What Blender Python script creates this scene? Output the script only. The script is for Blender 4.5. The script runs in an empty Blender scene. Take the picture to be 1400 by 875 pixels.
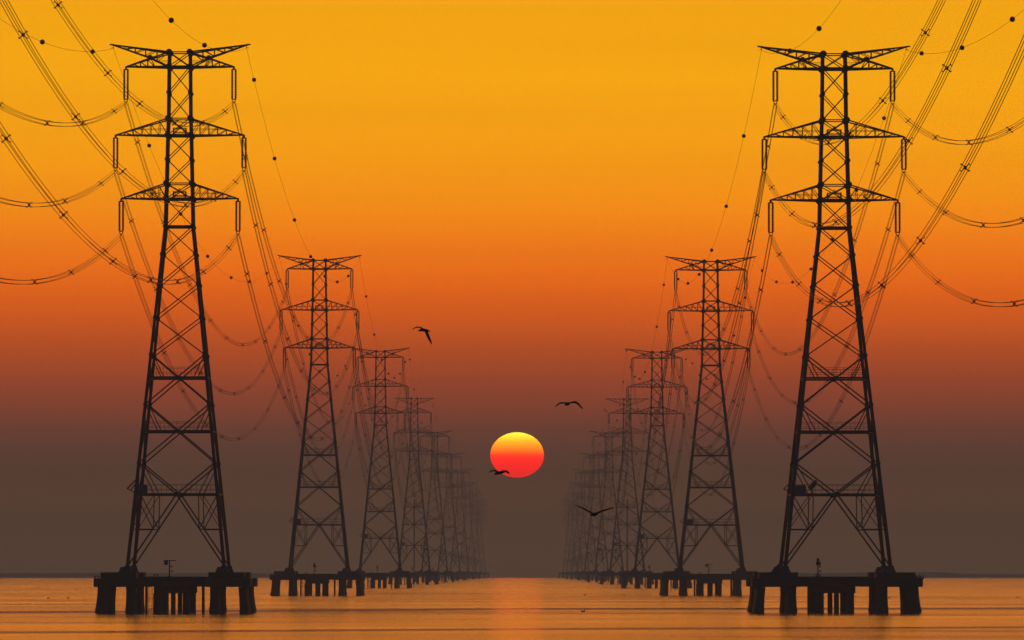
import bpy, bmesh, math, random
from mathutils import Vector, Matrix

random.seed(7)
scene = bpy.context.scene
COL = scene.collection

# ------------------------------------------------------------------ camera
F = 7849.0                       # focal length in pixels of the 1400 px wide frame
EYE = 6.7
PITCH = math.atan((777 - 437.5) / F)
YAW = math.atan(21.0 / F)
cam_d = bpy.data.cameras.new("camera")
cam = bpy.data.objects.new("camera", cam_d)
COL.objects.link(cam)
cam.location = (0, 0, EYE)
cam.rotation_euler = (math.radians(90) + PITCH, 0, YAW)
cam_d.sensor_width = 36.0
cam_d.lens = F / 1400 * 36.0
cam_d.clip_start = 0.5
cam_d.clip_end = 60000
scene.camera = cam

RE = 5.0e6                       # effective earth radius: the sea horizon lies below eye level


def drop(x, y):
    return -(x * x + y * y) / (2 * RE)


# ------------------------------------------------------------------ render settings
scene.view_settings.view_transform = 'Standard'
scene.view_settings.look = 'None'
scene.view_settings.exposure = 0.0
scene.view_settings.gamma = 1.0
scene.view_settings.use_curve_mapping = False
scene.cycles.use_denoising = True
scene.cycles.max_bounces = 6
scene.cycles.volume_bounces = 1
scene.cycles.caustics_reflective = False
scene.cycles.caustics_refractive = False

# ------------------------------------------------------------------ world: hazy sunset sky
SIGMA = 2.35e-4                   # haze density per metre
TOP = 94.0                       # top of the haze box
HAZE = (0.054, 0.040, 0.034)     # brown the air settles to, used to find the sky behind it


def lin(c):
    c /= 255.0
    return c / 12.92 if c <= 0.04045 else ((c + 0.055) / 1.055) ** 2.4


# elevation (as photograph row) -> colour that the sky shows there
SKY = [(776, (81, 63, 51)), (740, (82, 62, 50)), (700, (83, 61, 49)), (650, (87, 62, 49)), (620, (93, 63, 50)), (600, (101, 64, 50)), (580, (111, 65, 49)),
       (560, (125, 67, 48)), (520, (147, 71, 44)), (480, (172, 78, 38)), (440, (198, 88, 33)), (400, (217, 98, 27)),
       (360, (229, 112, 22)), (320, (235, 126, 18)), (270, (237, 142, 15)), (200, (237, 154, 15)),
       (100, (236, 163, 14)), (0, (232, 160, 20))]
NISH = (0.045, 0.012, 0.0)         # what the Nishita sky adds near the horizon
SUN_EL = (777 - 622) / F
SUN_AZ = (707 - 721) / F

world = bpy.data.worlds.new("World")
scene.world = world
world.use_nodes = True
nt = world.node_tree
nt.nodes.clear()
N = nt.nodes.new
L = nt.links.new
out = N("ShaderNodeOutputWorld")
tc = N("ShaderNodeTexCoord")
sep = N("ShaderNodeSeparateXYZ")
L(tc.outputs["Generated"], sep.inputs[0])
mx = N("ShaderNodeMath"); mx.operation = 'MAXIMUM'; mx.inputs[1].default_value = 0.0
L(sep.outputs["Z"], mx.inputs[0])
sq = N("ShaderNodeMath"); sq.operation = 'SQRT'
L(mx.outputs[0], sq.inputs[0])
ramp = N("ShaderNodeValToRGB")
L(sq.outputs[0], ramp.inputs[0])
stops = []
for py, c in SKY:
    t = (777 - py) / F
    z = math.sin(math.atan(t))
    Ld = min((TOP - EYE) / t, 9500)
    T = math.exp(-SIGMA * Ld)
    col = []
    for k in range(3):
        d = lin(c[k])
        v = max((d - (1 - T) * HAZE[k]) / T - NISH[k], 0.0005)
        col.append(v)
    stops.append((math.sqrt(z), col))
stops += [(0.328, (1.9, 0.70, 0.05)), (0.36, (4.2, 1.14, 0.085)), (0.44, (4.3, 1.2, 0.11)), (0.52, (0.90, 0.30, 0.05)), (0.65, (0.28, 0.14, 0.08)),  # unseen sky above the view; overbright low band added to turn the water orange
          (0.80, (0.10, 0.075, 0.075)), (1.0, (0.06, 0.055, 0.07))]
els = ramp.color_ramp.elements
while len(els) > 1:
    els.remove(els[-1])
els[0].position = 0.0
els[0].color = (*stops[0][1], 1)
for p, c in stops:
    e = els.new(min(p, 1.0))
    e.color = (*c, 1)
# the glow fills the western sky and dies away towards the east
az = N("ShaderNodeMapRange"); az.interpolation_type = 'SMOOTHSTEP'
az.inputs["From Min"].default_value = -0.15
az.inputs["From Max"].default_value = 0.85
L(sep.outputs["Y"], az.inputs["Value"])
mixc = N("ShaderNodeMix"); mixc.data_type = 'RGBA'
L(az.outputs["Result"], mixc.inputs["Factor"])
mixc.inputs["A"].default_value = (0.030, 0.050, 0.085, 1)
# faint drawn-out streaks of thicker and thinner haze
mpw = N("ShaderNodeMapping"); mpw.inputs["Scale"].default_value = (6, 6, 170)
L(tc.outputs["Generated"], mpw.inputs["Vector"])
nzw = N("ShaderNodeTexNoise"); nzw.inputs["Scale"].default_value = 1.0; nzw.inputs["Detail"].default_value = 5
L(mpw.outputs[0], nzw.inputs["Vector"])
mrw = N("ShaderNodeMapRange"); mrw.inputs["To Min"].default_value = 0.93; mrw.inputs["To Max"].default_value = 1.07
L(nzw.outputs["Fac"], mrw.inputs["Value"])
vm = N("ShaderNodeVectorMath"); vm.operation = 'SCALE'
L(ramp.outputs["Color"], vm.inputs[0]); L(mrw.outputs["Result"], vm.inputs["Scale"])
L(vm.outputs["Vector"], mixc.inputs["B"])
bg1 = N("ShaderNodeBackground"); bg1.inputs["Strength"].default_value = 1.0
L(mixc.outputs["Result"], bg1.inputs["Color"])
sky = N("ShaderNodeTexSky"); sky.sky_type = 'NISHITA'; sky.sun_disc = False
sky.sun_elevation = SUN_EL
sky.sun_rotation = SUN_AZ
sky.air_density = 2.0; sky.dust_density = 6.0
bg2 = N("ShaderNodeBackground"); bg2.inputs["Strength"].default_value = 0.05
L(sky.outputs[0], bg2.inputs["Color"])
add = N("ShaderNodeAddShader")
L(bg1.outputs[0], add.inputs[0]); L(bg2.outputs[0], add.inputs[1])
L(add.outputs[0], out.inputs["Surface"])

# ------------------------------------------------------------------ sun lamp (weak, deep red, at the disc's place)
sd = bpy.data.lights.new("sun_lamp", 'SUN')
sd.energy = 0.0009
sd.angle = math.radians(0.5)
sd.color = (1.0, 0.06, 0.01)
so = bpy.data.objects.new("sun_lamp", sd)
COL.objects.link(so)
dirv = Vector((math.tan(SUN_AZ), 1.0, math.tan(SUN_EL))).normalized()
so.rotation_euler = dirv.to_track_quat('Z', 'Y').to_euler()
so.location = (0, 0, 400)


# ------------------------------------------------------------------ helpers
def tag(o, label=None, cat=None, group=None, kind=None):
    if label: o["label"] = label
    if cat: o["category"] = cat
    if group: o["group"] = group
    if kind: o["kind"] = kind
    return o


def empty(name, loc, label, cat, group=None):
    o = bpy.data.objects.new(name, None)
    COL.objects.link(o)
    o.location = loc
    o.empty_display_size = 1
    return tag(o, label, cat, group)


def obj(name, bm, m, parent=None, smooth=False):
    me = bpy.data.meshes.new(name)
    bm.normal_update()
    bm.to_mesh(me)
    bm.free()
    me.materials.append(m)
    if smooth:
        for p in me.polygons: p.use_smooth = True
    o = bpy.data.objects.new(name, me)
    COL.objects.link(o)
    if parent: o.parent = parent
    return o


def copy_tree(o, parent=None):
    c = o.copy()
    COL.objects.link(c)
    c.parent = parent
    for ch in list(o.children):
        copy_tree(ch, c)
    return c


def beam(bm, p0, p1, w, w1=None, up=None):
    p0 = Vector(p0); p1 = Vector(p1)
    d = (p1 - p0)
    if d.length < 1e-6: return
    d.normalize()
    u = Vector((0, 1, 0)) if abs(d.y) < 0.9 else Vector((0, 0, 1))
    a = d.cross(u).normalized(); b = d.cross(a).normalized()
    w1 = w if w1 is None else w1
    r0 = [bm.verts.new(p0 + a * w / 2 * s + b * w / 2 * t) for s, t in ((-1, -1), (1, -1), (1, 1), (-1, 1))]
    r1 = [bm.verts.new(p1 + a * w1 / 2 * s + b * w1 / 2 * t) for s, t in ((-1, -1), (1, -1), (1, 1), (-1, 1))]
    for i in range(4):
        bm.faces.new((r0[i], r0[(i + 1) % 4], r1[(i + 1) % 4], r1[i]))
    bm.faces.new(r0[::-1]); bm.faces.new(r1)


def box(bm, x0, x1, y0, y1, z0, z1, bev=0.0):
    v = [bm.verts.new((x, y, z)) for z in (z0, z1) for y in (y0, y1) for x in (x0, x1)]
    fs = [(0, 2, 3, 1), (4, 5, 7, 6), (0, 1, 5, 4), (2, 6, 7, 3), (0, 4, 6, 2), (1, 3, 7, 5)]
    faces = [bm.faces.new([v[i] for i in f]) for f in fs]
    if bev > 0:
        es = list({e for f in faces for e in f.edges})
        bmesh.ops.bevel(bm, geom=es, offset=bev, segments=1, affect='EDGES')


def tube(bm, pts, r, seg=5, cap=True):
    pts = [Vector(p) for p in pts]
    rs = r if isinstance(r, (list, tuple)) else [r] * len(pts)
    rings = []
    for i, p in enumerate(pts):
        d = (pts[min(i + 1, len(pts) - 1)] - pts[max(i - 1, 0)]).normalized()
        u = Vector((0, 0, 1)) if abs(d.z) < 0.9 else Vector((0, 1, 0))
        a = d.cross(u).normalized(); b = d.cross(a).normalized()
        rings.append([bm.verts.new(p + a * rs[i] * math.cos(2 * math.pi * k / seg) + b * rs[i] * math.sin(2 * math.pi * k / seg)) for k in range(seg)])
    for i in range(len(rings) - 1):
        for k in range(seg):
            bm.faces.new((rings[i][k], rings[i][(k + 1) % seg], rings[i + 1][(k + 1) % seg], rings[i + 1][k]))
    if cap:
        bm.faces.new(rings[0][::-1]); bm.faces.new(rings[-1])
    return rings


def plate(bm, c, r, t=0.12, n=8):
    c = Vector(c)
    a = [bm.verts.new(c + Vector((r * math.cos(2 * math.pi * (k + .5) / n), -t / 2, r * math.sin(2 * math.pi * (k + .5) / n)))) for k in range(n)]
    b = [bm.verts.new(v.co + Vector((0, t, 0))) for v in a]
    bm.faces.new(a); bm.faces.new(b[::-1])
    for k in range(n):
        bm.faces.new((a[k], b[k], b[(k + 1) % n], a[(k + 1) % n]))


# ------------------------------------------------------------------ materials
def mat(name, base, rough=0.6, metal=0.0, noise=None, scale=1.0, spec=0.5):
    m = bpy.data.materials.new(name)
    m.use_nodes = True
    t = m.node_tree
    b = t.nodes["Principled BSDF"]
    b.inputs["Roughness"].default_value = rough
    b.inputs["Metallic"].default_value = metal
    b.inputs["Specular IOR Level"].default_value = spec
    if noise:
        tcx = t.nodes.new("ShaderNodeTexCoord")
        nz = t.nodes.new("ShaderNodeTexNoise"); nz.inputs["Scale"].default_value = scale; nz.inputs["Detail"].default_value = 5
        t.links.new(tcx.outputs["Object"], nz.inputs["Vector"])
        mi = t.nodes.new("ShaderNodeMix"); mi.data_type = 'RGBA'
        t.links.new(nz.outputs["Fac"], mi.inputs["Factor"])
        mi.inputs["A"].default_value = (*base, 1); mi.inputs["B"].default_value = (*noise, 1)
        t.links.new(mi.outputs["Result"], b.inputs["Base Color"])
    else:
        b.inputs["Base Color"].default_value = (*base, 1)
    return m


M_STEEL = mat("dark_painted_steel", (0.012, 0.016, 0.026), 0.7, 0.0, (0.028, 0.034, 0.048), 0.6, 0.08)
M_WIRE = mat("weathered_cable", (0.04, 0.038, 0.036), 0.7, spec=0.2)
M_GLASSY = mat("brown_insulator_glaze", (0.08, 0.03, 0.02), 0.35)
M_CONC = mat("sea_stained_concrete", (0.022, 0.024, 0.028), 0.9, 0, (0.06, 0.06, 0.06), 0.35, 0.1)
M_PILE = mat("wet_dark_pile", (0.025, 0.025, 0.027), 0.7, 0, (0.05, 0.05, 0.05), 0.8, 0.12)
M_BALL = mat("dark_red_marker_paint", (0.12, 0.02, 0.02), 0.5)
M_PANEL = mat("dark_panel", (0.02, 0.022, 0.035), 0.3)
M_LENS = mat("lamp_glass", (0.10, 0.09, 0.06), 0.2)
M_BIRD = mat("dark_feathers", (0.035, 0.03, 0.03), 0.85, 0, (0.06, 0.05, 0.05), 12, 0.1)
M_LAND = mat("far_land", (0.12, 0.11, 0.10), 1.0, spec=0.0)

# water ---------------------------------------------------------------
M_WATER = bpy.data.materials.new("sea_water")
M_WATER.use_nodes = True
t = M_WATER.node_tree
b = t.nodes["Principled BSDF"]
b.inputs["Base Color"].default_value = (0.08, 0.075, 0.07, 1)
b.inputs["IOR"].default_value = 1.333
n = t.nodes.new; l = t.links.new
tcx = n("ShaderNodeTexCoord")
sx = n("ShaderNodeSeparateXYZ"); l(tcx.outputs["Object"], sx.inputs[0])


def M(op, a, b2=None, c2=None, clamp=False):
    nd = n("ShaderNodeMath"); nd.operation = op; nd.use_clamp = clamp
    for i, v in enumerate((a, b2, c2)):
        if v is None: continue
        if isinstance(v, (int, float)): nd.inputs[i].default_value = v
        else: l(v, nd.inputs[i])
    return nd.outputs[0]


def noise_at(sxv, syv, detail, seedz):
    mp = n("ShaderNodeMapping")
    mp.inputs["Scale"].default_value = (sxv, syv, 1)
    mp.inputs["Location"].default_value = (0, 0, seedz)
    l(tcx.outputs["Object"], mp.inputs["Vector"])
    nz = n("ShaderNodeTexNoise"); nz.inputs["Scale"].default_value = 1.0
    nz.inputs["Detail"].default_value = detail
    l(mp.outputs[0], nz.inputs["Vector"])
    return nz.outputs["Fac"]


X, Y = sx.outputs["X"], sx.outputs["Y"]
warp = M('MULTIPLY', M('SUBTRACT', noise_at(1 / 60, 1 / 300, 2, 3.3), 0.5), 14.0)


def band(y_at0, slope_l, slope_r, half, soft):
    # calm slick lying across the water; returns 1 inside it
    yc = M('ADD', M('ADD', M('MULTIPLY', M('MINIMUM', X, 0.0), slope_l), M('MULTIPLY', M('MAXIMUM', X, 0.0), slope_r)), y_at0)
    d = M('ABSOLUTE', M('SUBTRACT', M('ADD', Y, warp), yc))
    mr = n("ShaderNodeMapRange"); mr.interpolation_type = 'SMOOTHSTEP'
    mr.inputs["From Min"].default_value = half + soft
    mr.inputs["From Max"].default_value = half
    l(d, mr.inputs["Value"])
    return mr.outputs["Result"]


slick = M('MAXIMUM', band(965, 1.0, 0.12, 20, 8), M('MULTIPLY', band(636, 0.6, 0.4, 5, 12), 0.8))
streak = M('ADD', M('MULTIPLY', noise_at(1 / 130, 1 / 45, 3, 1.7), 0.6), M('MULTIPLY', noise_at(1 / 70, 1 / 13, 3, 6.1), 0.4))
mrs = n("ShaderNodeMapRange"); mrs.inputs["From Min"].default_value = 0.35; mrs.inputs["From Max"].default_value = 0.7
mrs.inputs["To Min"].default_value = 0.165; mrs.inputs["To Max"].default_value = 0.08
l(streak, mrs.inputs["Value"])
far = n("ShaderNodeMapRange"); far.inputs["From Min"].default_value = 800; far.inputs["From Max"].default_value = 4000
far.inputs["To Min"].default_value = 1.0; far.inputs["To Max"].default_value = 1.1
l(Y, far.inputs["Value"])
rough = M('ADD', M('MULTIPLY', M('MULTIPLY', mrs.outputs["Result"], far.outputs["Result"]), M('SUBTRACT', 1.0, slick)), M('MULTIPLY', slick, 0.075))
l(rough, b.inputs["Roughness"])
bmpn = n("ShaderNodeBump"); bmpn.inputs["Strength"].default_value = 1.0; bmpn.inputs["Distance"].default_value = 0.005
l(noise_at(1 / 2.5, 1 / 1.1, 3, 9.1), bmpn.inputs["Height"])
l(bmpn.outputs[0], b.inputs["Normal"])

# ------------------------------------------------------------------ water: one sheet with the earth's curve
bm = bmesh.new()
ys = [-300 + 150 * i for i in range(65)]
xs = [-4500 + 250 * i for i in range(37)]
grid = [[bm.verts.new((x, y, drop(x, y))) for x in xs] for y in ys]
for j in range(len(ys) - 1):
    for i in range(len(xs) - 1):
        bm.faces.new((grid[j][i], grid[j][i + 1], grid[j + 1][i + 1], grid[j + 1][i]))
tag(obj("water", bm, M_WATER, smooth=True), kind='structure')
Y_END = ys[-1]

# ------------------------------------------------------------------ low far shores on both sides
YS = 7700.0


def shore(name, prof):
    bm = bmesh.new()
    zb = drop(0, YS)
    pts = []
    for i in range(len(prof) - 1):
        (a, ha), (c, hc) = prof[i], prof[i + 1]
        n_ = max(2, int(abs(c - a) / 5))
        for k in range(n_):
            f = k / n_
            pts.append((a + (c - a) * f, ha + (hc - ha) * f))
    pts.append(prof[-1])
    rows = []
    for px, h in pts:
        x = (px - 721) / F * YS
        j = random.uniform(-.35, .35) if h > 1.0 else 0
        h = h * 0.89 + j
        z0 = drop(x, YS) - 0.5
        rows.append([bm.verts.new(v) for v in ((x, YS, z0), (x, YS + 14, z0 + .5 + max(h, .05)), (x, YS + 260, z0 + .5 + max(h, .05) * .9), (x, YS + 300, z0))])
    for i in range(len(rows) - 1):
        for k in range(3):
            bm.faces.new((rows[i][k], rows[i + 1][k], rows[i + 1][k + 1], rows[i][k + 1]))
    bm.faces.new(rows[0][::-1]); bm.faces.new(rows[-1])
    tag(obj(name, bm, M_LAND), kind='structure')


shore("far_shore", [(-900, 8), (-300, 7.5), (0, 7.2), (60, 7.0), (140, 7.4), (250, 7.0), (350, 6.8), (450, 6.0), (560, 4.5), (640, 1.5), (670, 0)])
shore("far_shore", [(770, 0), (830, 2.0), (900, 4.5), (1000, 6.3), (1100, 7), (1240, 8.2), (1290, 8.5), (1320, 6.2), (1400, 5.5), (1700, 6.5), (2400, 7)])

# ------------------------------------------------------------------ lattice pylon
S = 0.1121                       # metres per photograph pixel at the nearest pylon


def pz(py):                      # photograph row -> height above the pylon feet
    return (775 - py) * S * 1.0015


PROFILE = [(72, 14), (92, 14.5), (163, 15.2), (186, 16), (252, 17.5), (273, 18), (311, 18.8), (775, 65.5)]
PROFILE_B = [(66, 13), (90, 13.5), (126, 14), (209, 16), (286, 18), (320, 19.5), (775, 65.5)]


def half(py, prof):
    for (a, ha), (c, hc) in zip(prof, prof[1:]):
        if a <= py <= c:
            return (ha + (hc - ha) * (py - a) / (c - a)) * S
    return prof[0][1] * S


def make_insulator(root, x, py, length_px):
    """double string hanging from an arm tip"""
    z0 = pz(py)
    bm = bmesh.new()
    z_a = z0 - 3 * S
    z_b = z_a - length_px * S
    beam(bm, (x, 0, z0), (x, 0, z_a), 0.10)
    beam(bm, (x - .34, 0, z_a), (x + .34, 0, z_a), 0.16)
    for s in (-.27, .27):
        nd = 17
        pts, rs = [], []
        for k in range(nd):
            zz = z_a + (z_b - z_a) * k / nd
            dz = (z_b - z_a) / nd
            pts += [(x + s, 0, zz), (x + s, 0, zz + dz * .45), (x + s, 0, zz + dz * .5)]
            rs += [0.12, 0.23, 0.13]
        pts.append((x + s, 0, z_b)); rs.append(0.06)
        tube(bm, pts, rs, 7)
    beam(bm, (x - .34, 0, z_b), (x + .34, 0, z_b), 0.16)
    ins = obj("insulator_string", bm, M_GLASSY, root)
    bm = bmesh.new()
    beam(bm, (x - .3, 0, z_b - .08), (x, 0, z_b - .55), 0.09)
    beam(bm, (x + .3, 0, z_b - .08), (x, 0, z_b - .55), 0.09)
    for s in (-1, 1):
        beam(bm, (x, 0, z_b - .45), (x + .25 * s, 0, z_b - .35), 0.08)
        beam(bm, (x, 0, z_b - .5), (x + .25 * s, 0, z_b - .85), 0.08)
    obj("suspension_clamp", bm, M_STEEL, ins)


def make_arm(root, sgn, py_b, py_t, tip_px, prof):
    """one triangular crossarm"""
    bm = bmesh.new()
    hb, ht = half(py_b, prof), half(py_t, prof)
    zb, zt = pz(py_b), pz(py_t)
    tip = tip_px * S
    nb = 6
    rows = {}
    for f in (-1, 1):
        B0 = Vector((sgn * hb, f * hb, zb)); T0 = Vector((sgn * ht, f * ht, zt)); P = Vector((sgn * tip, f * .18, zb + .1))
        beam(bm, B0, P, 0.22, 0.18)
        beam(bm, T0, P, 0.20, 0.16)
        bs = [B0.lerp(P, k / nb) for k in range(nb + 1)]
        ts = [T0.lerp(P, k / nb) for k in range(nb + 1)]
        rows[f] = (bs, ts)
        for k in range(1, nb):
            beam(bm, bs[k], ts[k], 0.09)
        for k in range(0, nb - 1):
            beam(bm, bs[k], ts[k + 1], 0.09)
        # walkway handrail inside the arm
        zr = zb + (zt - zb) * .38
        q = rows[f]
        beam(bm, (sgn * hb, f * hb * .8, zr), (sgn * (hb + (tip - hb) * .58), f * hb * .35, zr), 0.06)
    for k in range(1, nb):
        beam(bm, rows[-1][0][k], rows[1][0][k], 0.10)
        beam(bm, rows[-1][0][k - 1], rows[1][0][k], 0.10)
    beam(bm, (sgn * tip, 0, zb + .15), (sgn * tip, 0, zb - .3), 0.3)
    obj("crossarm", bm, M_STEEL, root)


def make_top(root, sgn, prof):
    """earth wire horn crossing the upper arm"""
    bm = bmesh.new()
    hb, ht = half(92, prof), half(72, prof)
    kn = Vector((sgn * 40 * S, 0, pz(79.5)))
    for f in (-1, 1):
        K = kn + Vector((0, f * .9, 0))
        P = Vector((sgn * 93 * S, f * .15, pz(61)))
        T0 = Vector((sgn * ht, f * ht, pz(72))); B0 = Vector((sgn * hb, f * hb, pz(92)))
        beam(bm, T0, P, 0.24, 0.16)
        beam(bm, P, K, 0.20); beam(bm, K, B0, 0.20)
        for q in (.78, .6, .42, .22):
            a = T0.lerp(P, q)
            bx = a.x
            if abs(bx) > abs(K.x):
                u = (bx - K.x) / (P.x - K.x); c = K.lerp(P, u)
            else:
                u = (bx - B0.x) / (K.x - B0.x); c = B0.lerp(K, u)
            beam(bm, a, c, 0.10)
            a2 = T0.lerp(P, q - .17)
            if abs(a2.x) > abs(K.x): c2 = a2
            else: c2 = a2
            beam(bm, c, c2, 0.10)
    beam(bm, (sgn * 90 * S, 0, pz(61.2)), (sgn * 96.5 * S, 0, pz(60.6)), 0.22)
    beam(bm, (sgn * 92 * S, 0, pz(61.2)), (sgn * 91 * S, 0, pz(66)), 0.09)
    beam(bm, (sgn * 91.4 * S, 0, pz(65)), (sgn * 94.4 * S, 0, pz(65.6)), 0.07)
    plate(bm, kn + Vector((0, -.95, 0)), 0.42)
    obj("earth_wire_horn", bm, M_STEEL, root)
    bm = bmesh.new()
    rows = {}
    for f in (-1, 1):
        K = kn + Vector((0, f * .9, -.04))
        T0 = Vector((sgn * ht, f * ht, pz(72) - .05)); B0 = Vector((sgn * hb, f * hb, pz(92)))
        P = Vector((sgn * 74 * S, f * .18, pz(91.4)))
        beam(bm, B0, P, 0.26, 0.2)
        beam(bm, T0, K, 0.20); beam(bm, K, P, 0.20)
        rows[f] = [B0.lerp(P, k / 6) for k in range(7)]
        for k in (2, 3, 4, 5):
            a = rows[f][k]
            u = (a.x - K.x) / (P.x - K.x)
            if u > 0:
                beam(bm, a, K.lerp(P, u), 0.10)
                beam(bm, rows[f][k - 1], K.lerp(P, u), 0.10)
            else:
                beam(bm, a, K, 0.11)
        zr = pz(84)
        beam(bm, (sgn * hb, f * hb * .8, zr), (sgn * 36 * S, f * hb * .5, zr), 0.06)
    for k in range(1, 6):
        beam(bm, rows[-1][k], rows[1][k], 0.10)
        beam(bm, rows[-1][k - 1], rows[1][k], 0.10)
    beam(bm, (sgn * 74 * S, 0, pz(91)), (sgn * 74 * S, 0, pz(94)), 0.3)
    obj("crossarm", bm, M_STEEL, root)


def make_flat_top(root, sgn, prof):
    bm = bmesh.new()
    for f in (-1, 1):
        h = half(66, prof)
        T0 = Vector((sgn * h, f * h, pz(66))); B0 = Vector((sgn * half(90, prof), f * half(90, prof), pz(90)))
        P = Vector((sgn * 84 * S, f * .15, pz(64.5)))
        beam(bm, T0, P, 0.22); beam(bm, B0, P, 0.20)
        for q in (.25, .5, .75):
            beam(bm, T0.lerp(P, q), B0.lerp(P, q), 0.10)
            beam(bm, B0.lerp(P, q - .25), T0.lerp(P, q), 0.10)
    obj("earth_wire_horn", bm, M_STEEL, root)


def make_pylon(kind, loc, label):
    root = empty("transmission_pylon", loc, label, "pylon")
    prof = PROFILE if kind == 'A' else PROFILE_B
    top = prof[0][0]
    if kind == 'A':
        nodes = [72, 92, 127.5, 163, 186, 219, 252, 273, 311, 349, 390.6, 436, 487]
        arms = [(186, 163, 88), (273, 252, 80)]
        ins = [(74, 92), (88, 186), (80, 273)]
        hor = [72, 92, 163, 186, 252, 273, 311]
    else:
        nodes = [66, 90, 108, 126, 153, 185, 209, 235, 262, 286, 320, 358, 397, 440, 487]
        arms = [(126, 104, 71), (209, 185, 85), (286, 262, 78)]
        ins = [(71, 126), (85, 209), (78, 286)]
        hor = [66, 90, 126, 209, 286, 320]
    low = [(487, 554.5), (554.5, 634.5)]
    # four legs
    for sx_ in (-1, 1):
        for sy_ in (-1, 1):
            bm = bmesh.new()
            ks = [p for p, _ in prof]
            for a, c in zip(ks, ks[1:]):
                wa = .38 + .14 * max(0, (a - 273)) / 500; wc = .38 + .14 * max(0, (c - 273)) / 500
                ha, hc = half(a, prof), half(c, prof)
                beam(bm, (sx_ * ha, sy_ * ha, pz(a)), (sx_ * hc, sy_ * hc, pz(c)), wa, wc)
            for py in nodes + [554.5, 634.5]:
                h = half(py, prof)
                big = py in hor and py < 300
                plate(bm, (sx_ * h, sy_ * (h + .12), pz(py)), .50 if big else .36)
            h = half(775, prof)
            box(bm, sx_ * h - .45, sx_ * h + .45, sy_ * h - .45, sy_ * h + .45, -.12, .12)
            obj("leg", bm, M_STEEL, root)

    # bracing of the four faces
    def facept(face, u, py, inset=0.0):   # u in -1..1 across the face
        h = half(py, prof)
        if face == 0: return (u * h, -h, pz(py))
        if face == 1: return (u * h, h, pz(py))
        if face == 2: return (-h, u * h, pz(py))
        return (h, u * h, pz(py))

    for face in range(4):
        bm = bmesh.new()
        P = lambda u, py: facept(face, u, py)
        for a, c in zip(nodes, nodes[1:]):
            w = .13 if a < 300 else .145
            beam(bm, P(-1, a), P(1, c), w); beam(bm, P(1, a), P(-1, c), w)
        for py in hor:
            beam(bm, P(-1, py), P(1, py), .30 if py in (311, 92, 186, 273) else .16)
        for a, c in low:
            ha, hc = half(a, prof), half(c, prof)
            m_ = a + (c - a) * ha / (ha + hc)
            beam(bm, P(-1, a), P(1, c), .19); beam(bm, P(1, a), P(-1, c), .19)
            beam(bm, P(-1, m_), P(1, m_), .28)
            plate(bm, P(0, m_), .35) if face < 2 else None
            for s in (-1, 1):
                beam(bm, P(s, a), P(s * .56, m_), .14)
        m_ = 677
        beam(bm, P(-1, m_), P(1, m_), .30)
        if face < 2: plate(bm, P(0, m_), .42)
        hm = half(m_, prof)
        ud = lambda x, py: x * S / half(py, prof)
        for s in (-1, 1):
            beam(bm, P(s, 634.5), P(0, m_), .20)
            beam(bm, P(0, m_), P(s * .985, 773), .22)
            q = s * ud(31, 724.5); r_ = s * ud(30, m_)
            beam(bm, P(s, 634.5), P(r_, m_), .14)
            beam(bm, P(s, 724.5), P(q, 724.5), .16)
            beam(bm, P(s, m_), P(q, 724.5), .15)
            beam(bm, P(r_, m_), P(q, 724.5), .14)
            beam(bm, P(r_, m_), P(s, 724.5), .10)
        obj("face_bracing", bm, M_STEEL, root)
    # handrails above the three work levels, and the little cages between the arms
    for py, pr in ((517.5, 504), (591, 578.5), (677, 663.5)):
        bm = bmesh.new()
        h = half(py, prof) * .97
        bm.free()
        for f in (-1, 1):
            bm = bmesh.new()
            for zz in (pz(pr), pz((pr + py) / 2)):
                beam(bm, (-h, f * h * .93, zz), (h, f * h * .93, zz), .055)
            for k in range(9):
                x = -h + 2 * h * k / 8
                beam(bm, (x, f * h * .93, pz(py)), (x, f * h * .93, pz(pr)), .045)
            obj("handrail", bm, M_STEEL, root)
    for tipd in arms:
        py = tipd[0]
        bm = bmesh.new()
        z0, z1 = pz(py) + .05, pz(py - 10)
        w = 8.5 * S
        for sx_ in (-1, 1):
            for sy_ in (-1, 1):
                beam(bm, (sx_ * w, sy_ * w, z0), (sx_ * w, sy_ * w, z1), .12)
        for zz in (z0 + .45, z1):
            for s in (-1, 1):
                beam(bm, (-w, s * w, zz), (w, s * w, zz), .10)
                beam(bm, (s * w, -w, zz), (s * w, w, zz), .10)
        box(bm, -w, w, -w, w, z0 - .02, z0 + .12)
        for s in (-1, 1):
            beam(bm, (-w, s * w, z0 + .1), (0, s * w, z1 + .5), .08); beam(bm, (w, s * w, z0 + .1), (0, s * w, z1 + .5), .08)
        obj("work_cage", bm, M_STEEL, root)
    for sgn in (-1, 1):
        if kind == 'A': make_top(root, sgn, prof)
        else: make_flat_top(root, sgn, prof)
        for pb, pt, tip in arms:
            make_arm(root, sgn, pb, pt, tip, prof)
        for tip, py in ins:
            make_insulator(root, sgn * tip * S, py, 41 if kind == 'A' else 36)
    # climbing guard outside the left leg and a plain board inside it
    bm = bmesh.new()
    h = half(668, prof)
    for f in (-1.0, 1.0):
        y0 = -h + f * .8
        beam(bm, (-h - .1, y0, pz(658)), (-h - 1.35, y0, pz(669.5)), .11)
        beam(bm, (-h - 1.35, y0, pz(669.5)), (-h - .1, y0, pz(675.5)), .11)
        beam(bm, (-h - .1, y0, pz(663)), (-h - .8, y0, pz(671)), .09)
    for q in (0, .33, .66, 1):
        a = Vector((-h - .1, 0, pz(658))).lerp(Vector((-h - 1.35, 0, pz(669.5))), q)
        beam(bm, (a.x, -h - .8, a.z), (a.x, -h + .8, a.z), .07)
    obj("climbing_guard", bm, M_STEEL, root)
    bm = bmesh.new()
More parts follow.
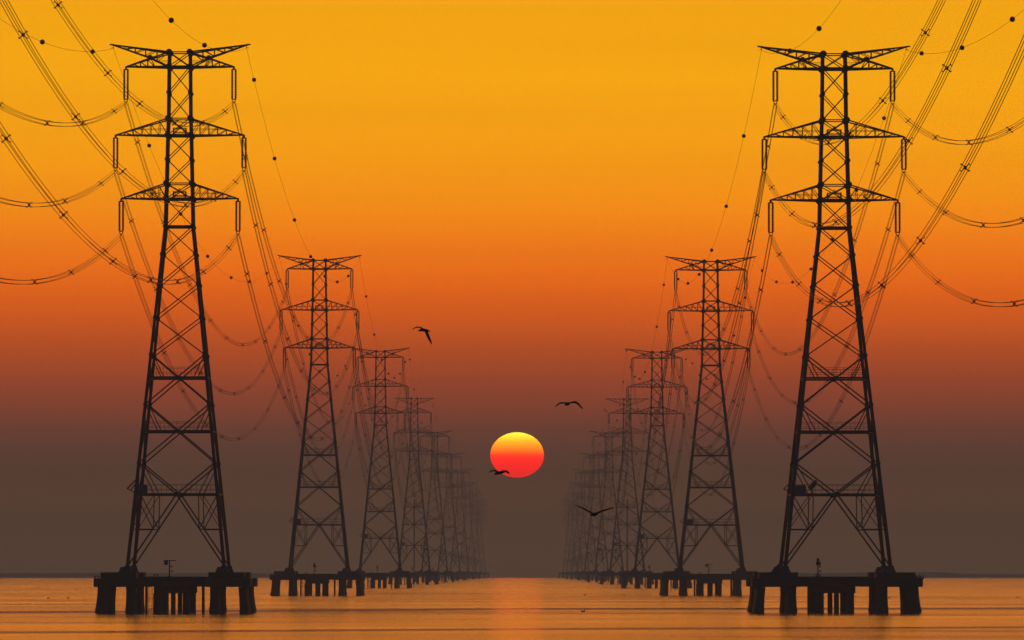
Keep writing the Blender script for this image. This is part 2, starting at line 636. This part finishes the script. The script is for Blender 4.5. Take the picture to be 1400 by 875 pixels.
    box(bm, -h + .1, -h + 1.75, -h - .42, -h - .30, pz(679), pz(664.5), .03)
    obj("notice_board", bm, M_PANEL, root)
    if kind == 'B':
        bm = bmesh.new()
        tube(bm, [(0, 0, -1.2), (0, 0, pz(487))], .28, 8)
        for py in (517.5, 591, 677):
            beam(bm, (-half(py, prof), 0, pz(py)), (half(py, prof), 0, pz(py)), .16)
        obj("riser_pipe", bm, M_STEEL, root)
    return root


# ------------------------------------------------------------------ concrete platform under a pylon
def make_platform(loc, label):
    root = empty("pylon_platform", loc, label, "sea platform")
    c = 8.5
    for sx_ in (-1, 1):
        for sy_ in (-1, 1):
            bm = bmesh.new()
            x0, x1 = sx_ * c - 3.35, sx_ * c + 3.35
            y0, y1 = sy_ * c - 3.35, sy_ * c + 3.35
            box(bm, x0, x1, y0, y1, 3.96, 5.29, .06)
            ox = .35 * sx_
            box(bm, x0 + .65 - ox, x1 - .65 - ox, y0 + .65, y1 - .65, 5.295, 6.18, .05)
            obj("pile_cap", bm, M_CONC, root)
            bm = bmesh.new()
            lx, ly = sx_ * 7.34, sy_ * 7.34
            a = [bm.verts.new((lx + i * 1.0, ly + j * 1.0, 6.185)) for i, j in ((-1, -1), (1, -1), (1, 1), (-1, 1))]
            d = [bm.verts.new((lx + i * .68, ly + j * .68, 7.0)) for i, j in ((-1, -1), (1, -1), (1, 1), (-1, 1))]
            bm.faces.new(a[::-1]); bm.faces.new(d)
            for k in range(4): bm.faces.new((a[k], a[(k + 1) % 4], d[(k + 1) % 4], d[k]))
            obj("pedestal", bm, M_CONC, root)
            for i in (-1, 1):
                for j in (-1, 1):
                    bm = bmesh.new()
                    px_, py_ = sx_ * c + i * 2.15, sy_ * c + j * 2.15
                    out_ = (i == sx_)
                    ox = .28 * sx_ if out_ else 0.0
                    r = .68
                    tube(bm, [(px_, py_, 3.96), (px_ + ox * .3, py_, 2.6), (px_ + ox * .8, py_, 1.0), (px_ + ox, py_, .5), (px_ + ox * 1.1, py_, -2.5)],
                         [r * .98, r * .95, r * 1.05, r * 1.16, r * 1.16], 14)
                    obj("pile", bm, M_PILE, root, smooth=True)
    for sy_ in (-1, 1):     # girders along the front and back
        bm = bmesh.new()
        box(bm, -5.14, 5.14, sy_ * c - 1.6, sy_ * c + 1.6, 4.0, 5.5, .05)
        box(bm, -2.9, 2.6, sy_ * c - 1.1, sy_ * c + 1.1, 3.0, 3.995, .05)
        obj("deck_girder", bm, M_CONC, root)
    for sx_ in (-1, 1):
        bm = bmesh.new()
        box(bm, sx_ * c - 1.6, sx_ * c + 1.6, -5.14, 5.14, 4.0, 5.4, .05)
        obj("deck_girder", bm, M_CONC, root)
    for x, r in ((-2.4, .66), (0.0, .36), (1.95, .52)):
        for sy_ in (-1, 1):
            bm = bmesh.new()
            tube(bm, [(x, sy_ * c, 3.05), (x, sy_ * c, -2.5)], r, 12)
            obj("pile", bm, M_PILE, root, smooth=True)
    for x, r in ((-3.95, .2), (4.65, .22)):
        bm = bmesh.new()
        tube(bm, [(x, -c - 1.75, 5.3), (x, -c - 1.75, -2)], r, 8)
        for zz in (5.0, 4.2):
            beam(bm, (x, -c - 1.75, zz), (x, -c - 1.5, zz), .2)
        obj("fender_pipe", bm, M_PILE, root)
    bm = bmesh.new()        # boarding ladder
    for x in (-3.6, -3.1):
        beam(bm, (x, -c - 1.72, 5.6), (x, -c - 1.72, -.6), .07)
    zz = -.3
    while zz < 5.4:
        beam(bm, (-3.6, -c - 1.72, zz), (-3.1, -c - 1.72, zz), .045)
        zz += .33
    for zz in (.6, 2.3, 4.2):
        beam(bm, (-3.95, -c - 1.72, zz), (-2.6, -c - 1.72 + .3, zz), .10)
    obj("ladder", bm, M_STEEL, root)
    for x, z, yy in ((-2.6, 5.5, -c - .6), (-11.4, 5.29, -c - 2.7), (11.3, 5.29, -c - 2.7)):
        bm = bmesh.new()
        tube(bm, [(x - .25, yy, z), (x - .25, yy, z + .32)], .07, 6)
        tube(bm, [(x + .25, yy, z), (x + .25, yy, z + .32)], .07, 6)
        beam(bm, (x - .42, yy, z + .3), (x + .42, yy, z + .3), .11)
        obj("mooring_bollard", bm, M_STEEL, root)
    return root


def make_lamp(kind, loc, label, group=None):
    """marker lamp post on a platform"""
    root = empty("navigation_lamp", loc, label, "navigation lamp", group)
    bm = bmesh.new()
    tube(bm, [(0, 0, 0), (0, 0, 2.35)], .09, 8)
    box(bm, -.28, .28, -.28, .28, 0, .10)
    obj("post", bm, M_STEEL, root)
    if kind == 'panel':
        bm = bmesh.new()
        beam(bm, (-.75, 0, 2.28), (-.1, 0, 2.4), .1)
        box(bm, -.85, 1.0, -.55, .55, 2.38, 2.52)
        obj("solar_panel", bm, M_PANEL, root)
        bm = bmesh.new()
        box(bm, -.80, -.25, -.3, .3, 1.80, 2.377, .03)
        obj("battery_box", bm, M_STEEL, root)
    else:
        bm = bmesh.new()
        tube(bm, [(0, 0, 2.3), (0, 0, 2.45), (0, 0, 2.75), (0, 0, 2.85)], [.16, .24, .24, .1], 10)
        obj("lantern", bm, M_LENS, root)
        bm = bmesh.new()
        box(bm, -.3, .42, -.16, .16, 1.75, 2.28, .03)
        obj("battery_box", bm, M_STEEL, root)
    for zz, xx in ((1.55, .34), (.85, .38)):
        bm = bmesh.new()
        beam(bm, (.08, 0, zz), (xx, 0, zz), .07)
        tube(bm, [(xx, 0, zz - .14), (xx, 0, zz + .14)], .12, 8)
        obj("lamp", bm, M_LENS, root)
    return root


# ------------------------------------------------------------------ the two rows
YS_ = [880, 1473, 2086, 2710, 3309, 3916, 4523, 5130, 5737, 6344]
ORD = ["nearest", "second", "third", "fourth", "fifth", "sixth", "seventh", "eighth", "ninth", "farthest"]
EXTRA_P = ["largest dark lattice pylon, nearest of the {s} row, with three crossarm levels",
           "dark lattice pylon second from the front in the {s} row",
           "lattice pylon third from the front in the {s} row",
           "flat topped lattice pylon fourth in the {s} row, vertical pipe down its middle",
           "hazy lattice pylon fifth from the front in the {s} row",
           "faint hazy lattice pylon sixth from the front in the {s} row",
           "faint hazy lattice pylon seventh from the front in the {s} row",
           "very faint pylon eighth from the front in the {s} row",
           "very faint pylon ninth from the front, last but one in the {s} row",
           "last and faintest pylon at the far end of the {s} row"]
ROWS = {'left': dict(X=-53.4, sc=1.0, yf=1.0), 'right': dict(X=47.3, sc=1.09, yf=1.004)}
protoA = protoB = protoP = None
lamps = {}
tower_info = {'left': [], 'right': []}
near_right = None
for side, R in ROWS.items():
    for i, y in enumerate(YS_):
        y = y * R['yf']
        zb = drop(R['X'], y)
        loc = Vector((R['X'], y, zb + 7.06))
        kind = 'B' if i == 3 else 'A'
        lab = EXTRA_P[i].format(s=side)
        if kind == 'A':
            if protoA is None: o = protoA = make_pylon('A', loc, lab)
            else: o = copy_tree(protoA)
        else:
            if protoB is None: o = protoB = make_pylon('B', loc, lab)
            else: o = copy_tree(protoB)
        o.location = loc
        o.scale = (R['sc'], R['sc'], 1.012 if kind == 'B' else 1)
        o["label"] = lab; o["group"] = "lattice pylons standing in two rows in the sea"
        if side == 'right' and i == 0: near_right = o
        plab = "concrete pile platform carrying the %s pylon of the %s row" % (ORD[i], side)
        if protoP is None: p = protoP = make_platform((0, 0, 0), plab)
        else: p = copy_tree(protoP)
        p.location = (R['X'] - .3, y, zb)
        p.scale = (R['sc'], R['sc'], 1)
        p["label"] = plab; p["group"] = "concrete platforms under the pylons"
        if i < 5:
            lk = 'panel' if (side, i) in (('left', 0), ('right', 1)) else 'lantern'
            ll = "marker lamp post %s on the %s platform in the %s row" % ("with flat top panel" if lk == 'panel' else "with round lantern", ORD[i], side)
            if lk not in lamps: la = lamps[lk] = make_lamp(lk, (0, 0, 0), ll)
            else: la = copy_tree(lamps[lk])
            xo = -.6 * R['sc'] if side == 'left' or lk == 'panel' else -2.8
            la.location = (R['X'] - .3 + xo, y - 8.5 * R['sc'], zb + 5.5)
            la["label"] = ll; la["group"] = "marker lamp posts on the platforms"
        tower_info[side].append((y, zb + 7.06, kind, R['sc']))

# extras on the nearest right pylon
bm = bmesh.new()
ctr = Vector((-30.5 * S, -59 * S, pz(664)))
ax = Vector((.62, 0, .78)).normalized()
tube(bm, [ctr - ax * .85, ctr - ax * .7, ctr + ax * .55, ctr + ax * .8], [.25, .42, .42, .22], 12)
tube(bm, [ctr, ctr + Vector((.0, 0, -1.4))], .06, 6)
obj("drum_antenna", bm, M_PANEL, near_right)
ry, rz = tower_info['right'][0][0], tower_info['right'][0][1]
rX = ROWS['right']['X']
bm = bmesh.new()
y0 = ry - 8.9
x_r = rX - 8.55
z0 = rz - .88 + .003
vs = [(x_r - 1.75, 0, z0), (x_r, 0, z0), (x_r, 0, z0 + 1.6), (x_r - .25, 0, z0 + 1.6)]
A = [bm.verts.new((v[0], y0 - .5, v[2])) for v in vs]
B = [bm.verts.new((v[0], y0 + .5, v[2])) for v in vs]
bm.faces.new(A); bm.faces.new(B[::-1])
for k in range(4): bm.faces.new((A[k], B[k], B[(k + 1) % 4], A[(k + 1) % 4]))
tag(obj("wedge_block", bm, M_CONC), "dark sloping wedge leaning against the left foot of the nearest right pylon", "wedge block")
bm = bmesh.new()
for k in range(3):
    xx = rX + 11.6 + k * .55
    beam(bm, (xx, ry - 12.4, rz - 1.9), (xx, ry - 12.4, rz - 1.25), .11)
beam(bm, (rX + 11.5, ry - 12.4, rz - 1.75), (rX + 12.8, ry - 12.4, rz - 1.75), .12)
tag(obj("guard_posts", bm, M_STEEL), "short row of guard posts at the right edge of the nearest right platform", "guard rail")

# ------------------------------------------------------------------ conductors and earth wires
LEVEL_A = [(74, 92, 41), (88, 186, 41), (80, 273, 41)]
LEVEL_B = [(71, 126, 36), (85, 209, 36), (78, 286, 36)]


def attach(side, i, lvl, sgn):
    y, zb, kind, sc = tower_info[side][i]
    tip, py, ln = (LEVEL_A if kind == 'A' else LEVEL_B)[lvl]
    z = zb + pz(py) - 3 * S - ln * S - .60
    return Vector((ROWS[side]['X'] + sgn * tip * S * sc, y, z))


def span_pts(a, c, k, n_, ox=0, oz=0, t0=0.0):
    Ls = (c - a).length
    pts = []
    for j in range(n_ + 1):
        u = t0 + (1 - t0) * j / n_
        p = a.lerp(c, u)
        p = p + Vector((ox, 0, oz - k * Ls * Ls * u * (1 - u)))
        pts.append(p)
    return pts


def spacer_mesh():
    bm = bmesh.new()
    for sx_ in (-1, 1):
        for sz in (-1, 1):
            beam(bm, (0, 0, 0), (sx_ * .36, 0, sz * .36), .085)
            beam(bm, (sx_ * .30, 0, sz * .30), (sx_ * .42, 0, sz * .24), .08)
    for a, c in (((-.14, 0), (0, .14)), ((0, .14), (.14, 0)), ((.14, 0), (0, -.14)), ((0, -.14), (-.14, 0))):
        beam(bm, (a[0], 0, a[1]), (c[0], 0, c[1]), .07)
    me = bpy.data.meshes.new("spacer")
    bm.to_mesh(me); bm.free(); me.materials.append(M_STEEL)
    return me


SPACER = spacer_mesh()
LVN = ["top", "middle", "lowest"]
for side in ROWS:
    kc = 2.75e-4 if side == 'left' else 2.95e-4
    for sgn, sn in ((-1, "left"), (1, "right")):
        for lvl in range(3):
            kq = lambda q: kc - (0.25e-4 if side == 'left' else 0.05e-4) if q == 0 else kc
            att = [attach(side, i, lvl, sgn) for i in range(9)]
            a0 = att[0]
            T0 = Vector((a0.x, a0.y - 540, a0.z))
            root = empty("conductor_bundle", a0, "four-wire bundle hung from the %s %s arms of the %s pylon row" % (LVN[lvl], sn, side),
                         "power cable", "power cable bundles along the pylon rows")
            nodes_ = [T0] + att
            for ox in (-.24, .24):
                for oz in (-.24, .24):
                    bm = bmesh.new()
                    pts = []
                    for q in range(len(nodes_) - 1):
                        # the four wires draw together at the clamp
                        sp = span_pts(nodes_[q], nodes_[q + 1], kq(q), 36 if q < 3 else 16)
                        n_ = len(sp) - 1
                        for j, p in enumerate(sp[:-1] if q < len(nodes_) - 2 else sp):
                            pts.append(p + Vector((ox, 0, oz)) - a0)
                    tube(bm, pts, .034, 4)
                    obj("conductor", bm, M_WIRE, root)
            for q in range(len(nodes_) - 1):
                if q > 5: break
                Ls = (nodes_[q + 1] - nodes_[q]).length
                ns = 9
                for j in range(ns):
                    u = (j + .5) / ns + (random.uniform(-.012, .012))
                    if q == 0 and u < .25: continue
                    p = nodes_[q].lerp(nodes_[q + 1], u) + Vector((0, 0, -kq(q) * Ls * Ls * u * (1 - u)))
                    o = bpy.data.objects.new("spacer", SPACER)
                    COL.objects.link(o)
                    o.parent = root
                    o.location = p - a0

bm = bmesh.new()
bmesh.ops.create_uvsphere(bm, u_segments=16, v_segments=10, radius=.34)
tube(bm, [(0, -.42, 0), (0, .42, 0)], .05, 6)
BALL = bpy.data.meshes.new("marker_ball")
bm.to_mesh(BALL); bm.free(); BALL.materials.append(M_BALL)
for p in BALL.polygons: p.use_smooth = True
BALLS = {('left', -1): [838, 751, 668, 964, 1052, 1141, 1232, 1313, 1400],
         ('left', 1): [765, 693.5, 622, 904, 978, 1062, 1142, 1222, 1302, 1382],
         ('right', -1): [788, 709, 630, 956, 1041, 1124, 1206, 1290, 1375],
         ('right', 1): [849, 770, 690, 939, 1018, 1100, 1182, 1264, 1346, 1428]}
for side in ROWS:
    for sgn, sn in ((-1, "left"), (1, "right")):
        nodes_ = []
        for i in range(9):
            y, zb, kind, sc = tower_info[side][i]
            tip, py = (91.4, 66) if kind == 'A' else (84, 66)
            nodes_.append(Vector((ROWS[side]['X'] + sgn * tip * S * sc, y, zb + pz(py))))
        a0 = nodes_[0].copy()
        nodes_ = [Vector((a0.x, a0.y - 540, a0.z))] + nodes_
        ke = 2.05e-4
        bm = bmesh.new()
        pts = []
        for q in range(len(nodes_) - 1):
            sp = span_pts(nodes_[q], nodes_[q + 1], ke, 32 if q < 3 else 14)
            pts += [p - a0 for p in (sp[:-1] if q < len(nodes_) - 2 else sp)]
        tube(bm, pts, .024, 4)
        w = obj("earth_wire", bm, M_WIRE)
        w.location = a0
        tag(w, "thin wire with marker balls along the %s horn tips of the %s pylon row" % (sn, side), "earth wire", "earth wires with marker balls")
        bl = list(BALLS[(side, sgn)])
        yy = nodes_[2].y + (40 if sgn < 0 else 62)
        while yy < nodes_[5].y:
            bl.append(yy); yy += 82
        for yb in bl:
            for q in range(len(nodes_) - 1):
                if nodes_[q].y <= yb <= nodes_[q + 1].y:
                    Ls = (nodes_[q + 1] - nodes_[q]).length
                    u = (yb - nodes_[q].y) / (nodes_[q + 1].y - nodes_[q].y)
                    p = nodes_[q].lerp(nodes_[q + 1], u) + Vector((0, 0, -ke * Ls * Ls * u * (1 - u)))
                    o = bpy.data.objects.new("marker_ball", BALL)
                    COL.objects.link(o)
                    o.parent = w
                    o.location = p - a0
                    break


# ------------------------------------------------------------------ gulls
def world_at(px, py, Yd):
    u, v = (px - 700) / F, (437.5 - py) / F
    m = cam.rotation_euler.to_matrix()
    d = m @ Vector((u, v, -1))
    return Vector((0, 0, EYE)) + d * (Yd / d.y)


def loft(bm, secs, seg=10):
    """secs: (centre, chord vector half, thickness vector half)"""
    rings = []
    for c, a, b_ in secs:
        c, a, b_ = Vector(c), Vector(a), Vector(b_)
        rings.append([bm.verts.new(c + a * math.cos(2 * math.pi * k / seg) + b_ * math.sin(2 * math.pi * k / seg)) for k in range(seg)])
    for i in range(len(rings) - 1):
        for k in range(seg):
            bm.faces.new((rings[i][k], rings[i][(k + 1) % seg], rings[i + 1][(k + 1) % seg], rings[i + 1][k]))
    bm.faces.new(rings[0][::-1]); bm.faces.new(rings[-1])


def fuse(bm, name, m, vox):
    """fuse the lofts into one continuous skin"""
    bmesh.ops.recalc_face_normals(bm, faces=bm.faces)
    me = bpy.data.meshes.new(name + "_raw")
    bm.to_mesh(me); bm.free()
    o = bpy.data.objects.new(name, me)
    COL.objects.link(o)
    md = o.modifiers.new("r", 'REMESH'); md.mode = 'VOXEL'; md.voxel_size = vox
    sm = o.modifiers.new("s", 'SMOOTH'); sm.iterations = 2; sm.factor = .5
    dg = bpy.context.evaluated_depsgraph_get()
    me2 = bpy.data.meshes.new_from_object(o.evaluated_get(dg))
    o.modifiers.clear()
    o.data = me2
    bpy.data.meshes.remove(me)
    me2.name = name
    me2.materials.clear(); me2.materials.append(m)
    for p in me2.polygons: p.use_smooth = True
    return o


def gull(px, py, Yd, body, wings, label, vox=.011):
    """body: list of (dx, dz, dy, radius) in photograph pixels; wings: lists of (dx, dz, depth, chord vec px, thick px)"""
    k = Yd / F
    bm = bmesh.new()
    secs = []
    for i, (dx, dz, dy, r) in enumerate(body):
        a = Vector(body[max(i - 1, 0)][:3]); c = Vector(body[min(i + 1, len(body) - 1)][:3])
        d = Vector((c.x - a.x, c.z - a.z, c.y - a.y)).normalized()
        u = Vector((0, 0, 1)) if abs(d.z) < .9 else Vector((1, 0, 0))
        s = d.cross(u).normalized(); q = s.cross(d).normalized()
        secs.append((Vector((dx, dy, dz)) * k, s * r * k, q * r * k))
    loft(bm, secs)
    for wg in wings:
        secs = []
        for (dx, dz, dy, (cx, cz, cy), th) in wg:
            ch = Vector((cx, cy, cz)) * k * .5
            i = len(secs)
            nrm = ch.cross(Vector((wg[-1][0] - wg[0][0], wg[-1][2] - wg[0][2], wg[-1][1] - wg[0][1])))
            nrm = nrm.normalized() if nrm.length > 1e-9 else Vector((0, 0, 1))
            secs.append((Vector((dx, dy, dz)) * k, ch, nrm * (th * 1.9 if i < len(wg) - 1 else th) * k * .5))
        loft(bm, secs, 8)
    o = fuse(bm, "gull", M_BIRD, vox)
    o.location = world_at(px, py, Yd)
    tag(o, label, "gull", "gulls in flight")
    return o


# upper gull: left wing arched, right wing hanging straight down
gull(579.5, 451.5, 235,
     [(-8.6, -1.6, -1, .15), (-7.6, -1.2, -1, .5), (-6.2, -.5, -1, 1.3), (-3.8, .2, -.6, 1.9), (-1, .4, 0, 2.2), (2.4, 0, .6, 2.0), (5.5, -.4, 1.2, 1.3), (8.6, -1.6, 1.8, .5), (9.2, -2.0, 2, .2)],
     [[(-1, 1.0, 0, (5, -1, 3), 1.6), (-4.2, 3.6, 3, (3.4, -.4, 4), 1.1), (-7.4, 4.6, 7, (2.6, .2, 4), 1.0), (-10.5, 4.5, 10, (2.2, .9, 3.5), .9), (-13.8, 3.0, 12, (1.6, .9, 2.5), .8), (-17, 1.0, 13, (.6, .4, .8), .4)],
      [(3, -.6, 0, (5, .4, 1), 1.6), (4.6, -5, -3, (4.4, .6, 1), 1.2), (6.6, -10, -5, (4.0, .8, 1), 1.0), (9.0, -15, -6, (3.0, .8, 1), .9), (11.0, -20, -6.5, (.8, .3, .4), .4)]],
     "dark gull highest in the sky, one wing hanging straight down")
# gull above and right of the sun, wings bowed down
gull(775.4, 552.3, 230,
     [(-3.6, -2.4, -9, .2), (-2.8, -1.9, -7.5, .7), (-1.2, -.9, -5, 1.8), (0, 0, -1, 2.6), (1.2, .2, 3, 2.4), (2.6, .3, 8, 1.2), (3.2, .3, 11, .4)],
     [[(-1.5, .9, 0, (1, .6, 6), 1.6), (-5.5, 1.5, 0, (.8, 1.0, 5.5), 1.2), (-9.6, 1.3, 0, (.5, 1.4, 5), 1.2), (-13.5, -1.4, 0, (.5, 1.4, 4), 1.0), (-17.2, -4.6, 0, (.3, .6, 1), .5)],
      [(2, 1.0, 0, (-1, .6, 6), 1.6), (6.5, 2.2, 0, (-.6, 1.2, 5.5), 1.3), (11.4, 2.6, 0, (-.6, 2.4, 5), 1.6), (15.6, -.3, 0, (-2.2, 2.0, 4.5), 1.6), (19.4, -4.6, 0, (-2.0, 1.6, 4), 1.2), (21.6, -7.2, 0, (-.6, .5, 1), .5)]],
     "dark gull right of the sun with both wings bowed downwards")
# gull crossing the lower rim of the sun
gull(682.5, 646.2, 280,
     [(-7.2, -2.6, -1, .2), (-6.2, -2.2, -1, .8), (-4.5, -1.2, -.6, 1.7), (-1.5, -.3, 0, 2.3), (2, 0, .6, 2.1), (5, .2, 1, 1.2), (8, .6, 2, .5)],
     [[(-2.5, 1.0, 0, (4, -.5, 3), 1.5), (-6, 3.0, 4, (2.4, .6, 4), 1.2), (-9.4, 2.8, 7, (2.0, 1, 3), 1.0), (-12.6, 1.2, 9, (1.2, .8, 2), .8), (-14.4, -.4, 10, (.4, .3, .5), .4)],
      [(2, 1.0, 0, (5, .5, 3), 1.6), (6, 2.4, -2, (4.4, .9, 3), 1.4), (9.5, 1.8, -4, (4, 1.2, 3), 1.2), (12.6, -.2, -5, (2.6, .9, 2), .9), (14.8, -1.8, -6, (.5, .3, .5), .4)]],
     "dark gull passing in front of the lower left rim of the sun")
# lowest gull, wings held up in a shallow V
gull(812.5, 703.3, 205,
     [(-6, -1.5, -6, .2), (-5, -1.1, -5, .8), (-3, -.3, -3, 1.9), (0, 0, 0, 2.6), (2.5, .3, 4, 2.0), (4.5, .8, 8, 1.1), (5.2, 1.1, 10, .5)],
     [[(-2, 1.0, 0, (1, .6, 6), 1.6), (-8, 4.4, 0, (.8, .9, 6), 1.3), (-14, 7.6, 0, (.6, .9, 5), 1.1), (-20, 10.4, 0, (.4, .7, 4), .8), (-26.5, 13.0, 0, (.2, .3, 1), .4)],
      [(2, 1.0, 0, (-1, .8, 6), 1.6), (9, 4.2, 0, (-.8, 1.1, 6), 1.3), (16, 6.4, 0, (-.6, 1.1, 5), 1.1), (23, 8.4, 0, (-.4, .8, 4), .9), (28.6, 9.6, 0, (-.2, .4, 1), .4)]],
     "dark gull low over the sea with wings spread in a shallow V")

# gulls resting on the water: dark specks
first = None
FL = [(797, 835.5, "dark bird floating in open water below the sun, closest to the camera"),
      (853, 812.5, "tiny dark bird floating left of the second right platform"),
      (800, 812.5, "tiny dark bird floating right of the sun's reflection, farther out"),
      (1215, 817, "tiny dark bird floating between the piles of the nearest right platform"),
      (93, 817, "tiny dark bird on the water left of the nearest left platform, nearer to it"),
      (66, 817, "tiny dark bird on the water near the left edge of the photo"),
      (1391, 816, "tiny dark bird on the water at the right edge of the photo")]
for px, py, lab in FL:
    Yd = EYE * F / (py - 777 + .0)
    for _ in range(4):
        zt = drop(0, Yd)
        Yd = (EYE - zt) * F / (py - 777 + 1.0)
    if first is None:
        bm = bmesh.new()
        loft(bm, [((-.30, 0, .14), (0, .01, 0), (0, 0, .01)), ((-.22, 0, .10), (0, .05, 0), (0, 0, .035)), ((-.08, 0, .06), (0, .10, 0), (0, 0, .085)), ((.07, 0, .05), (0, .10, 0), (0, 0, .09)), ((.18, 0, .07), (0, .06, 0), (0, 0, .06)), ((.22, 0, .09), (0, .02, 0), (0, 0, .02))])
        loft(bm, [((.14, 0, .08), (.05, 0, 0), (0, .045, 0)), ((.17, 0, .17), (.035, 0, 0), (0, .035, 0)), ((.19, 0, .22), (.05, 0, 0), (0, .045, 0)), ((.20, 0, .26), (.04, 0, 0), (0, .035, 0)), ((.20, 0, .28), (.01, 0, 0), (0, .01, 0))])
        loft(bm, [((.22, 0, .225), (0, .018, 0), (0, 0, .018)), ((.31, 0, .21), (0, .008, 0), (0, 0, .008))], 6)
        o = first = fuse(bm, "gull", M_BIRD, .014)
    else:
        o = first.copy(); COL.objects.link(o)
    wp = world_at(px, py, Yd)
    o.location = (wp.x, Yd, drop(wp.x, Yd))
    o.scale = (1.5, 1.5, 1.5) if px == 797 else (1.35, 1.35, 1.35)
    o.rotation_euler = (0, 0, random.choice((.2, 2.9, -.4)))
    tag(o, lab, "bird", "birds resting on the water")

# ------------------------------------------------------------------ the setting sun, far outside the air
SY = 17000.0
bm = bmesh.new()
bmesh.ops.create_uvsphere(bm, u_segments=64, v_segments=48, radius=1.0)
M_SUN = bpy.data.materials.new("sun_glow")
M_SUN.use_nodes = True
t = M_SUN.node_tree
t.nodes.clear()
o_ = t.nodes.new("ShaderNodeOutputMaterial"); em = t.nodes.new("ShaderNodeEmission")
tcx = t.nodes.new("ShaderNodeTexCoord"); sp_ = t.nodes.new("ShaderNodeSeparateXYZ")
t.links.new(tcx.outputs["Object"], sp_.inputs[0])
ma = t.nodes.new("ShaderNodeMapRange"); ma.inputs["From Min"].default_value = -1; ma.inputs["From Max"].default_value = 1
t.links.new(sp_.outputs["Z"], ma.inputs["Value"])
rp = t.nodes.new("ShaderNodeValToRGB"); t.links.new(ma.outputs[0], rp.inputs[0])
E = rp.color_ramp.elements
E[0].position = 0.0; E[0].color = (.85, .0, .0, 1)
E[1].position = 1.0; E[1].color = (1, .93, .05, 1)
for p, c in ((.22, (.95, .0, .0, 1)), (.40, (1, .004, .0, 1)), (.50, (1, .035, .0, 1)), (.60, (1, .15, .0, 1)), (.70, (1, .28, .0, 1)), (.80, (1, .42, .004, 1)), (.92, (1, .72, .02, 1))):
    e = E.new(p); e.color = c
t.links.new(rp.outputs[0], em.inputs["Color"])
em.inputs["Strength"].default_value = 2.9
t.links.new(em.outputs[0], o_.inputs["Surface"])
sun = obj("sun", bm, M_SUN, smooth=True)
wp = world_at(707, 622, SY)
sun.location = wp
sun.scale = (36.7 / F * SY, 20, 31 / F * SY)
tag(sun, "flattened glowing sun, yellow above and red below, low between the pylon rows", "sun")

# ------------------------------------------------------------------ the air
bm = bmesh.new()
box(bm, -4700, 4700, -420, Y_END + 60, drop(4500, Y_END) - 1.0, TOP)
M_HAZE = bpy.data.materials.new("haze_air")
M_HAZE.use_nodes = True
t = M_HAZE.node_tree
t.nodes.clear()
o_ = t.nodes.new("ShaderNodeOutputMaterial")
pv = t.nodes.new("ShaderNodeVolumePrincipled")
pv.inputs["Color"].default_value = (0.39, 0.58, 0.75, 1)
pv.inputs["Density"].default_value = SIGMA
t.links.new(pv.outputs[0], o_.inputs["Volume"])
hz = obj("haze", bm, M_HAZE)
tag(hz, kind='stuff')
